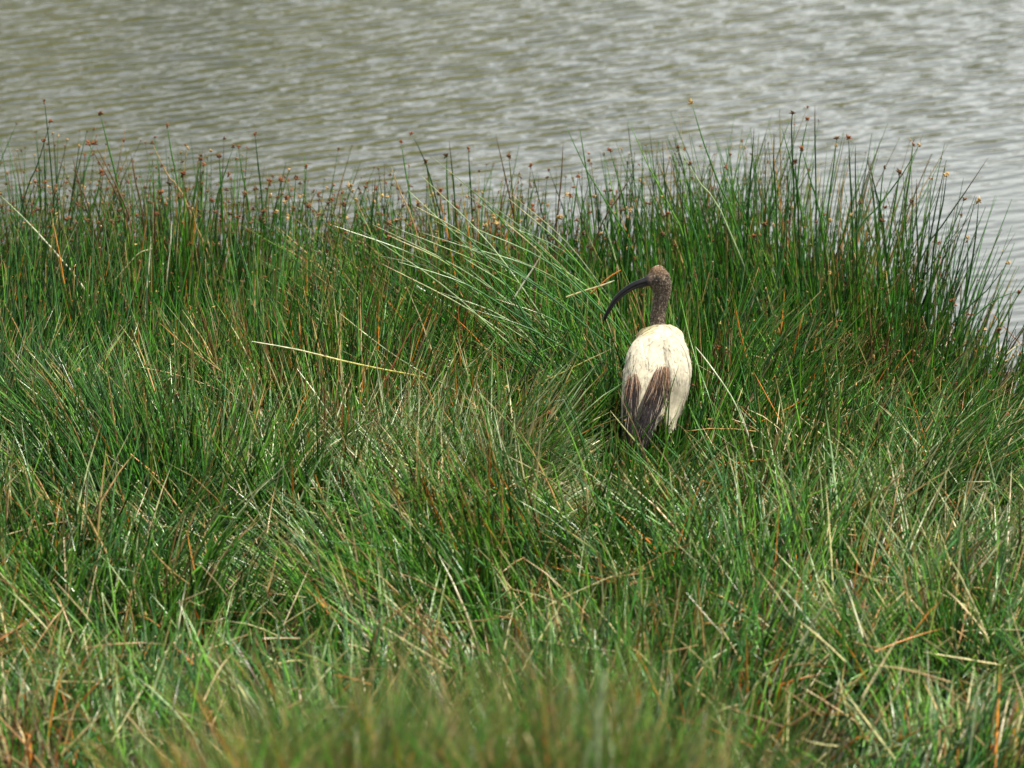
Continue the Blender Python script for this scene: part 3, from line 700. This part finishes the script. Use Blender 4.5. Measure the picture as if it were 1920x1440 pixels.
# fallen stems fanned out left of the bird's head
for i in range(36):
    bx_, by_ = R.uniform(940, 1185), R.uniform(540, 700)
    a_ = math.radians(R.uniform(24, 54)); ln = R.uniform(200, 380)
    tx, ty = bx_ - ln * math.cos(a_), by_ - ln * math.sin(a_)
    mxp = ((bx_ + tx) / 2 + 10, (by_ + ty) / 2 - R.uniform(4, 26))
    Yq = R.uniform(14.2, 14.95)
    P = catmull(raised([(tx, ty), mxp, (bx_, by_)], [Yq] * 3)[::-1], 9)[None]
    gz = float(ground_z(P[0, 0, 0], P[0, 0, 1])); low = P[0, 0] + unit(P[0, 0] - P[0, 1]) * 0.09 + np.array([0, 0.02, -0.03]); low[2] = max(low[2], gz)
    P = np.concatenate([low[None, None], P], 1); org = low.copy()
    fc_ = ('blue', 'pale', 'green', 'bright', 'blue')[i % 5]
    h = Heap(); h.blades(P - org, np.array([R.uniform(0.0014, 0.0023)]), np.array([PAL[fc_]]) * R.uniform(.8, 1.2), pick(1, {'pale': 2, 'straw': 1}), 0.5, S=5, taper=0.4)
    o = h.build("fallen_rush", M_RUSH); o.location = org
    tag(o, "%s %s fallen rush, %s, tip %s and %s the bill" % ('long' if ln > 320 else 'short', {'blue': 'bluish', 'pale': 'pale', 'green': 'mid green', 'bright': 'bright green'}[fc_], 'flat' if a_ < 0.5 else ('slanting' if a_ < 0.72 else 'steep'),
        'level with' if ty > 500 else 'above', 'far left of' if tx < 800 else 'left of'), "rush", "fallen rushes left of the bird's head")

# ------------------------------------------------------------------ the bird
def attr_mat(name, rough, spec, flecks=None, fscale=220, transl=0.0):
    m, n, l, b = principled(name, rough=rough, spec=spec)
    a_ = n.new("ShaderNodeAttribute"); a_.attribute_name = "col"
    tcn = n.new("ShaderNodeTexCoord"); nt = n.new("ShaderNodeTexNoise"); nt.inputs["Scale"].default_value = fscale; nt.inputs["Detail"].default_value = 4
    mr = n.new("ShaderNodeMapRange"); mr.inputs["From Min"].default_value = 0.3; mr.inputs["From Max"].default_value = 0.7
    mr.inputs["To Min"].default_value = 0.78 if not flecks else 0.4; mr.inputs["To Max"].default_value = 1.12 if not flecks else 1.8
    mul = n.new("ShaderNodeMixRGB"); mul.blend_type = 'MULTIPLY'; mul.inputs[0].default_value = 1
    l.new(tcn.outputs["Object"], nt.inputs["Vector"]); l.new(nt.outputs["Fac"], mr.inputs["Value"])
    l.new(a_.outputs["Color"], mul.inputs[1]); l.new(mr.outputs[0], mul.inputs[2]); l.new(mul.outputs[0], b.inputs["Base Color"])
    if transl:
        tr = n.new("ShaderNodeBsdfTranslucent"); ms = n.new("ShaderNodeMixShader"); ms.inputs[0].default_value = transl
        l.new(mul.outputs[0], tr.inputs[0]); l.new(b.outputs[0], ms.inputs[1]); l.new(tr.outputs[0], ms.inputs[2]); l.new(ms.outputs[0], n["Material Output"].inputs[0])
    return m
M_FEATHER = attr_mat("plumage", 0.8, 0.2, fscale=70, transl=0.4)
M_DOWN = attr_mat("head and neck down", 0.9, 0.15, flecks=True)
M_PLUME = attr_mat("dark plumes", 0.6, 0.3)
M_BILL = attr_mat("bill horn", 0.36, 0.22, fscale=120)

class Loft:
    """elliptical sections along an axis: S(u, v) with v = 0 on the side towards N"""
    def __init__(s, pts, nref, n=60, lump=0.0):
        s.lump = lump
        a_ = np.array([list(at(p[0], p[1], p[2])) + [p[3], p[4]] for p in pts])
        q = catmull(a_, n)
        s.C = q[:, :3]; s.rx = np.maximum(q[:, 3], 5e-4); s.rn = np.maximum(q[:, 4], 5e-4); s.n = n
        T_ = np.gradient(s.C, axis=0); s.T = unit(T_)
        X_ = unit(np.cross(s.T, np.asarray(nref, float)))
        s.N = unit(np.cross(X_, s.T)); s.X = X_
        s.len = np.linalg.norm(np.diff(s.C, axis=0), axis=1).sum()
    def frame(s, u):
        f = np.clip(u, 0, 1) * (s.n - 1); i = np.minimum(f.astype(int), s.n - 2); t = f - i
        g_ = lambda A_: A_[i] * (1 - t)[..., None] + A_[i + 1] * t[..., None] if A_.ndim > 1 else A_[i] * (1 - t) + A_[i + 1] * t
        return g_(s.C), g_(s.rx), g_(s.rn), g_(s.X), g_(s.N), g_(s.T)
    def S(s, u, v, lift=0.0):
        u = np.asarray(u, float); v = np.asarray(v, float)
        if s.lump: lift = lift + s.lump * (vnoise(u * 5.5 + 3, v * 1.6 + 20, 1.0) + 0.5 * vnoise(u * 13, v * 3.6 + 30, 1.0) - 0.75)
        C_, rx, rn, X_, N_, T_ = s.frame(u)
        return C_ + X_ * ((rx + lift) * np.sin(v))[..., None] + N_ * ((rn + lift) * np.cos(v))[..., None]
    def mesh(s, sides=24):
        u = np.linspace(0, 1, s.n); v = np.arange(sides) * 2 * math.pi / sides
        U, V_ = np.meshgrid(u, v, indexing='ij')
        P = s.S(U, V_)
        idx = np.arange(s.n * sides).reshape(s.n, sides); nx = np.roll(idx, -1, 1)
        F = np.stack([idx[:-1], nx[:-1], nx[1:], idx[1:]], -1).reshape(-1, 4).tolist()
        P = P.reshape(-1, 3)
        F.append(idx[0].tolist()[::-1]); F.append(idx[-1].tolist())
        return P, F

back = (0, -0.75, 0.66)
torso = Loft([(1194,845,13.87,.006,.004), (1199,815,13.90,.020,.012), (1208,775,13.95,.045,.034), (1221,735,14.00,.068,.058), (1230,700,14.05,.080,.070),
              (1236,668,14.10,.073,.068), (1238,641,14.14,.057,.055), (1236,624,14.16,.043,.042), (1233,610,14.165,.021,.023)], back, lump=0.011)
neck = Loft([(1236,634,14.16,.034,.036), (1233,612,14.165,.0200,.022), (1234,590,14.165,.0174,.0185), (1238,567,14.165,.0178,.0190), (1242,548,14.165,.0200,.021),
             (1239,532,14.163,.0265,.0265), (1234,519,14.160,.0280,.0285), (1229,508,14.157,.0200,.0225), (1224,503,14.155,.0060,.0080)], (0, -1, 0.2))
face = Loft([(1240,527,14.16,.020,.024), (1228,525,14.155,.0215,.0215), (1217,526,14.15,.0165,.0155), (1208,529,14.145,.0105,.0100), (1203,531,14.143,.004,.004)], (0, -0.3, 1))
parts = [torso.mesh(32), neck.mesh(24), face.mesh(20)]
gz = float(ground_z(0.36, 14.03))
def wpt(p): # inverse helper: lets a loft take world points
    d_ = np.asarray(p, float) - np.array([0, 0, CAM_H]); fy, fz = math.cos(PITCH), math.sin(PITCH)
    f = d_[1] * fy - d_[2] * fz; u_ = d_[0] / f; v_ = (d_[1] * fz + d_[2] * fy) / f
    return 960 + u_ * FPX, 720 - v_ * FPX, p[1]
legs = []
for lx, fy in ((0.335, 14.00), (0.405, 14.05)):
    hip = at(1226 + (lx - 0.37) * 500, 752, 14.06); 
    knee = np.array([lx, fy + 0.02, gz + 0.165]); ank = np.array([lx, fy - 0.035, gz + 0.115]); foot = np.array([lx, fy, gz + 0.008])
    q = [hip, hip * 0.4 + knee * 0.6, knee, ank, foot * 0.5 + ank * 0.5, foot]
    rr = [.030, .017, .0075, .0068, .0048, .0050]
    legs.append(Loft([(*wpt(p_), r_, r_) for p_, r_ in zip(q, rr)], (0, -1, 0.1), 30))
    for ta, tl in ((-0.45, .07), (0, .08), (0.45, .07), (math.pi, .03)):
        e = foot + np.array([math.sin(ta) * tl, math.cos(ta) * tl, -0.002])
        legs.append(Loft([(*wpt(p_), r_, r_ * .8) for p_, r_ in ((foot, .0050), (foot * .5 + e * .5, .0042), (e, .0022))], (0, 0, 1), 8))
parts += [q.mesh(10) for q in legs]
vs, fs, off = [], [], 0
for P, F in parts:
    vs += P.tolist(); fs += [[i + off for i in f] for f in F]; off += len(P)
tmp = bpy.data.meshes.new("tmp"); tmp.from_pydata(vs, [], fs); tmp.update()
to = bpy.data.objects.new("tmp", tmp); COL.objects.link(to)
rm = to.modifiers.new("r", 'REMESH'); rm.mode = 'VOXEL'; rm.voxel_size = 0.0028
sm = to.modifiers.new("s", 'SMOOTH'); sm.factor = 0.5; sm.iterations = 3
dg = bpy.context.evaluated_depsgraph_get()
bm_ = bpy.data.meshes.new_from_object(to.evaluated_get(dg)); bpy.data.objects.remove(to); bpy.data.meshes.remove(tmp)
bm_.name = "body"

bird = bpy.data.objects.new("ibis", None); COL.objects.link(bird); bird.location = (0.37, 14.02, gz); bird.empty_display_size = 0.1
tag(bird, "white ibis seen from behind, dark mottled neck, black curved bill turned left", "bird")
ORG = np.array(bird.location)
body = bpy.data.objects.new("body", bm_); COL.objects.link(body)
nv = len(bm_.vertices); co = np.empty(nv * 3); bm_.vertices.foreach_get("co", co); co = co.reshape(-1, 3)
def pxy(P):
    d_ = P - np.array([0, 0, CAM_H]); f = d_[:, 1] * math.cos(PITCH) - d_[:, 2] * math.sin(PITCH)
    return 960 + d_[:, 0] / f * FPX, 720 - (d_[:, 1] * math.sin(PITCH) + d_[:, 2] * math.cos(PITCH)) / f * FPX
CW = np.array([0.68, 0.63, 0.50]); CN = np.array([0.115, 0.090, 0.070]); CB = np.array([0.018, 0.016, 0.016])
def neck_col(P):
    X_, Y_ = pxy(P)
    w_ = smooth(606, 620, Y_ + 5 * (vnoise(X_, Y_, 3.0) - .5))[:, None]           # neck into the white shoulders
    crown = smooth(525, 505, Y_)[:, None]
    c_ = CN * (1 - crown) + np.array([0.125, 0.080, 0.050]) * crown
    f_ = (smooth(1226, 1212, X_) * smooth(508, 516, Y_))[:, None]                 # bare black face
    c_ = c_ * (1 - f_) + CB * f_
    eye = smooth(11, 5, np.hypot(X_ - 1230, Y_ - 528))[:, None]
    c_ = c_ * (1 - 0.7 * eye) + CB * 0.7 * eye
    return c_ * (1 - w_) + CW * w_
cc = neck_col(co)
legm = smooth(gz + 0.19, gz + 0.15, co[:, 2])[:, None]
cc = cc * (1 - legm) + CB * legm
ca = bm_.color_attributes.new("col", 'FLOAT_COLOR', 'POINT'); c4 = np.ones((nv, 4), np.float32); c4[:, :3] = cc; ca.data.foreach_set("color", c4.ravel())
bm_.vertices.foreach_set("co", (co - ORG).ravel()); bm_.polygons.foreach_set("use_smooth", np.ones(len(bm_.polygons), bool)); bm_.update()
bm_.materials.append(M_DOWN); bm_.materials.append(M_FEATHER); body.parent = bird
fc = np.array([p.center[:] for p in bm_.polygons]) + ORG
bm_.polygons.foreach_set("material_index", ((pxy(fc)[1] > 616) & (fc[:, 2] > gz + 0.18)).astype(np.int32))

def feather_heap(loft, us, vs_, du, dv, lift0, lift1, col, K=6, ridge=0.0012, skew=None):
    N = len(us); t = np.linspace(0, 1, K); sd = np.array([-1, -0.5, 0, 0.5, 1.0])
    shape = np.sin(np.clip(t * 0.92 + 0.16, 0, 1) * math.pi) ** 0.55; shape[-1] = 0.12
    U = us[:, None, None] - du[:, None, None] * (t[None, :, None] - 0.10 * (sd ** 2)[None, None])
    sk = (skew if skew is not None else np.zeros(N))[:, None, None] * t[None, :, None]
    V_ = vs_[:, None, None] + dv[:, None, None] * sd[None, None] * shape[None, :, None] + sk
    lf = lift0[:, None, None] + lift1[:, None, None] * t[None, :, None] ** 1.5 + ridge * (1 - np.abs(sd))[None, None] - 0.0012 * (np.abs(sd) > .9)[None, None]
    P = loft.S(U, V_, lf)
    idx = np.arange(N * K * 5).reshape(N, K, 5)
    F = np.stack([idx[:, :-1, :-1], idx[:, :-1, 1:], idx[:, 1:, 1:], idx[:, 1:, :-1]], -1).reshape(-1, 4)
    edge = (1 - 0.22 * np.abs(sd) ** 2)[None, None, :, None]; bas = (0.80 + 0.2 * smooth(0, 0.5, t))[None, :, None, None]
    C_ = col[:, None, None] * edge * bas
    return P.reshape(-1, 3) - ORG, F, np.broadcast_to(C_, P.shape).reshape(-1, 3)

# short overlapping feathers over the back and shoulders
h = Heap()
nf = 900
us = R.uniform(0.28, 0.97, nf) ; us = np.sort(us); vs_ = R.uniform(-1.75, 1.75, nf)
wid = R.uniform(0.014, 0.020, nf) * (0.7 + 0.5 * (us < .7)); _, rxx, rnn, *_ = torso.frame(us)
col = CW * R.uniform(0.86, 1.1, (nf, 1)) * np.array([1, 1, 1]) + np.array([0.05, 0.02, -0.08]) * smooth(0.8, 0.95, us)[:, None]
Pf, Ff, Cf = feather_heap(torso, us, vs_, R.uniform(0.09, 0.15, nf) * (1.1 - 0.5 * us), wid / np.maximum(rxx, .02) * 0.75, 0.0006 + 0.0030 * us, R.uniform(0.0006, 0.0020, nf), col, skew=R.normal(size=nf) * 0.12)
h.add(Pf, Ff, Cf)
o = h.build("back_feathers", M_FEATHER, bird); o["kind"] = "stuff"

# larger shoulder feathers lying loose over the back
for i in range(22):
    u0 = 0.92 - 0.5 * (i // 5) / 4.4 + R.uniform(-.02, .02); v0 = (-1.15 + 0.55 * (i % 5)) + R.uniform(-.15, .15)
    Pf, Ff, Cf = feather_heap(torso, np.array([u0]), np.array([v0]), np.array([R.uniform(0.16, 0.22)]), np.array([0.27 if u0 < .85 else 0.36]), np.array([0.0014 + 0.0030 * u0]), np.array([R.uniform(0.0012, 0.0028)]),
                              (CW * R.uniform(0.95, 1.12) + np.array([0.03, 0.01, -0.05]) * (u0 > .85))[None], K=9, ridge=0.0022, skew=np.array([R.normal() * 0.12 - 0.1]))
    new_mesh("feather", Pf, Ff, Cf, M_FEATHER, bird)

for i in range(7):                                                  # creased scapulars slanting down to the left
    u0 = 0.95 - 0.045 * i
    Pf, Ff, Cf = feather_heap(torso, np.array([u0]), np.array([0.05 - 0.05 * i]), np.array([0.12]), np.array([0.20]), np.array([0.0050 + 0.0006 * (7 - i)]), np.array([0.0035]),
                              (CW * R.uniform(0.95, 1.1) + np.array([0.03, 0.01, -0.07]))[None], K=9, ridge=0.003, skew=np.array([-0.95 + R.normal() * 0.08]))
    new_mesh("feather", Pf, Ff, Cf, M_FEATHER, bird)

# folded wings: a shell, small coverts and long flight feathers
wings = {'r': Loft([(1256,812,13.93,.004,.003), (1256,788,13.95,.014,.010), (1262,750,13.975,.027,.020), (1267,705,14.00,.036,.030), (1262,668,14.05,.034,.034), (1252,643,14.10,.024,.028)], back, lump=0.007),
         'l': Loft([(1180,822,13.91,.005,.003), (1183,790,13.93,.018,.010), (1190,748,13.96,.031,.020), (1198,705,14.00,.036,.030), (1205,668,14.05,.034,.034), (1217,643,14.10,.024,.028)], back, lump=0.007)}
for k_, lo in wings.items():
    P, F = lo.mesh(20); F4 = np.array([f for f in F if len(f) == 4])
    wing = new_mesh("wing", P - ORG, F4, CW * 0.85, M_FEATHER, bird)
    side = 1 if k_ == 'r' else -1
    h = Heap(); nf = 220
    us = np.sort(R.uniform(0.30, 0.98, nf)); vs_ = R.uniform(-1.6, 1.6, nf)
    Pf, Ff, Cf = feather_heap(lo, us, vs_, R.uniform(0.12, 0.20, nf), 0.015 / np.maximum(lo.frame(us)[1], .015) * R.uniform(.8, 1.1, nf), 0.0006 + 0.0030 * us, R.uniform(0.0006, 0.0020, nf),
                              CW * R.uniform(0.85, 1.08, (nf, 1)))
    h.add(Pf, Ff, Cf); o = h.build("wing_coverts", M_FEATHER, wing); o["kind"] = "stuff"
    for i in range(8):                                                 # long feathers, each its own mesh
        u0 = 0.62 - 0.05 * i + 0.08; v0 = side * (1.25 - 0.28 * i)
        Pf, Ff, Cf = feather_heap(lo, np.array([u0]), np.array([v0]), np.array([u0 - 0.01 + 0.01 * (i % 3)]) * R.uniform(0.85, 1.0), np.array([0.36]), np.array([0.002 + 0.0006 * i]), np.array([0.002]),
                                  (CW * R.uniform(0.82, 1.05) * np.array([1, 0.985, 0.96]))[None], K=9, ridge=0.0018)
        new_mesh("feather", Pf, Ff, Cf, M_FEATHER, wing)

# soft loose barbs that break up the outline
h = Heap()
for lo, nst in ((torso, 700), (wings['r'], 550), (wings['l'], 550)):
    us = R.uniform(0.08, 0.97, nst); vs_ = R.uniform(-1.9, 1.9, nst)
    p0 = lo.S(us, vs_, 0.002 + 0 * us); p1 = lo.S(us, vs_, 0.006 + 0 * us); Tt = lo.frame(us)[5]
    d_ = unit(unit(p1 - p0) * R.uniform(0.05, 0.28, nst)[:, None] - Tt + R.normal(size=p0.shape) * 0.12); ln = R.uniform(0.006, 0.016, nst)[:, None]
    P = np.stack([p0, p0 + d_ * ln * 0.5, p0 + d_ * ln + np.array([0, 0, -0.0015])], 1)
    h.blades(P - ORG, R.uniform(0.0004, 0.0008, nst), CW * R.uniform(0.75, 1.15, (nst, 1)), S=3, taper=0.3)
o = h.build("loose_barbs", M_FEATHER, bird); o["kind"] = "stuff"

# dark loose plumes over the rump
def plume(pts, name, nst, wid, label):
    q = catmull(np.array([list(at(p[0], p[1], p[2])) + [p[3]] for p in pts]), 40)
    C_, w_ = q[:, :3], q[:, 3]
    X_ = np.array([1.0, 0, 0]); Nn = unit(np.array([0, -0.8, 0.5]))
    off = R.uniform(-1, 1, nst); ln = R.uniform(0.14, 0.36, nst); K = 6
    s0 = np.clip(R.uniform(-0.02, 0.74, nst) + 0.05 * (1 - off) + 0.05 * R.normal(size=nst), 0, 0.8) ; dep = R.uniform(0, 1, nst)
    fl = R.normal(size=nst) * 0.24; P = np.empty((nst, K, 3))
    for k_ in range(K):
        t = k_ / (K - 1); u = np.clip(s0 + ln * t, 0, 1) * 39; i_ = np.minimum(u.astype(int), 38); f = (u - i_)[:, None]
        c_ = C_[i_] * (1 - f) + C_[i_ + 1] * f; ww = w_[i_] * (1 - f[:, 0]) + w_[i_ + 1] * f[:, 0]
        P[:, k_] = c_ + X_ * ((off + fl * t) * ww)[:, None] + Nn * (np.sqrt(np.clip(1 - off ** 2, 0, 1)) * 0.016 * dep + 0.002 + 0.004 * t)[:, None] * np.minimum(1, ww / 0.012)[:, None]
    h = Heap()
    sm_ = s0 + ln * 0.4
    top_, bot = np.array([0.21, 0.125, 0.080]), np.array([0.012, 0.009, 0.010])
    m_ = smooth(0.08, 0.36, sm_ + R.normal(size=nst) * 0.10 + (0.10 if name == 'plumes' and wid == 2 else 0))[:, None]
    col = (top_ * (1 - m_) + bot * m_) * R.uniform(0.40, 1.7, (nst, 1))
    lite = (R.random(nst) < 0.09)[:, None]; col = np.where(lite, np.array([0.30, 0.24, 0.19]), col)
    h.blades(P - ORG, R.uniform(0.0005, 0.0011, nst), col, S=3, taper=0.3)
    o = h.build(name, M_PLUME, bird); o["kind"] = "stuff"; o["label"] = label
    # the soft mass the strands lie on
    lo = Loft([(*wpt(c2), max(w2 * 0.80, .002), 0.008) for c2, w2 in zip(C_[6::5], w_[6::5])], back, 24)
    P2, F2 = lo.mesh(14); F2 = np.array([f for f in F2 if len(f) == 4]); w3 = np.repeat(smooth(0, 0.45, np.linspace(0, 1, 24)), 14)[:, None]
    new_mesh("plume_vane", P2 - ORG, F2, (top_ * (1 - w3) + bot * w3) * 0.8, M_PLUME, o)
plume([(1243,690,13.955,.017), (1238,712,13.935,.023), (1231,742,13.915,.025), (1222,770,13.895,.022), (1212,800,13.87,.018), (1204,830,13.85,.014), (1201,864,13.83,.006)], "plumes", 1500, 1, "brown plumes darkening to black down the middle of the rump")
plume([(1187,703,13.955,.010), (1186,722,13.935,.016), (1183,752,13.915,.017), (1180,785,13.89,.015), (1180,815,13.87,.012), (1184,850,13.85,.006)], "plumes", 1000, 1, "dark brown plumes over the left wing")

# short down standing off the head and neck
h = Heap()
for lo, nst, ul, uh in ((neck, 5200, 0.10, 0.97), (face, 700, 0.0, 0.45)):
    us = R.uniform(ul, uh, nst); vs_ = R.uniform(-math.pi, math.pi, nst)
    p0 = lo.S(us, vs_, -0.001 + 0 * us); p1 = lo.S(us, vs_, 0.003 + 0 * us); _, _, _, _, _, Tt = lo.frame(us)
    d_ = unit(unit(p1 - p0) * 0.55 - Tt * 0.8 + R.normal(size=p0.shape) * 0.3); ln = R.uniform(0.003, 0.0075, nst)[:, None]
    P = np.stack([p0, p0 + d_ * ln * 0.5, p0 + d_ * ln + np.array([0, 0, -0.0006])], 1)
    c_ = neck_col(p0) * R.uniform(0.5, 1.5, (nst, 1)); _, yy = pxy(p0)
    pale_ = (R.random(nst) + 1.3 * (vnoise(us * 60, vs_ * 4, 1.0) - .5) < 0.24 + 0.05 * smooth(520, 505, yy))[:, None]
    c_ = np.where(pale_, np.array([0.34, 0.28, 0.22]) * R.uniform(0.6, 1.3, (nst, 1)), c_)
    h.blades(P - ORG, R.uniform(0.0004, 0.0007, nst), c_, S=3, taper=0.4)
o = h.build("neck_down", M_DOWN, bird); o["kind"] = "stuff"

# bill: upper and lower halves with a groove, eye
bill_pts = [(1222,525,14.150,.0125,.0150), (1210,529,14.145,.0105,.0128), (1190,535,14.138,.0085,.0102), (1170,547,14.130,.0070,.0086), (1154,562,14.124,.0058,.0072), (1142,580,14.120,.0046,.0056), (1135,594,14.118,.0032,.0038), (1133,602,14.117,.0012,.0014)]
up_ = Loft([(p[0] - 0.6, p[1] - 2.2 * (1 - i / 8), p[2], p[3], p[4] * 0.72) for i, p in enumerate(bill_pts)], (0.15, -0.25, 1), 40)
lw_ = Loft([(p[0] + 1.6, p[1] + 3.2 * (1 - i / 8), p[2], p[3] * 0.85, p[4] * 0.52) for i, p in enumerate(bill_pts)], (0.15, -0.25, 1), 40)
P, F = up_.mesh(14); bl = new_mesh("bill", P - ORG, np.array([f for f in F if len(f) == 4]), np.array([0.006, 0.006, 0.007]), M_BILL, bird)
P, F = lw_.mesh(14); new_mesh("lower_bill", P - ORG, np.array([f for f in F if len(f) == 4]), np.array([0.013, 0.012, 0.013]), M_BILL, bl)
ec = at(1230, 527, 14.128); ph = np.linspace(0, math.pi, 9); tt = np.arange(12) * 2 * math.pi / 12
PH, TT = np.meshgrid(ph, tt, indexing='ij')
P = ec + 0.0042 * np.stack([np.sin(PH) * np.cos(TT), -np.cos(PH), np.sin(PH) * np.sin(TT)], -1).reshape(-1, 3)
idx = np.arange(9 * 12).reshape(9, 12); nx = np.roll(idx, -1, 1)
m_eye, *_r = principled("eye", base=(0.02, 0.012, 0.008), rough=0.12, spec=0.6)
new_mesh("eye", P - ORG, np.stack([idx[:-1], nx[:-1], nx[1:], idx[1:]], -1).reshape(-1, 4), None, m_eye, bird)
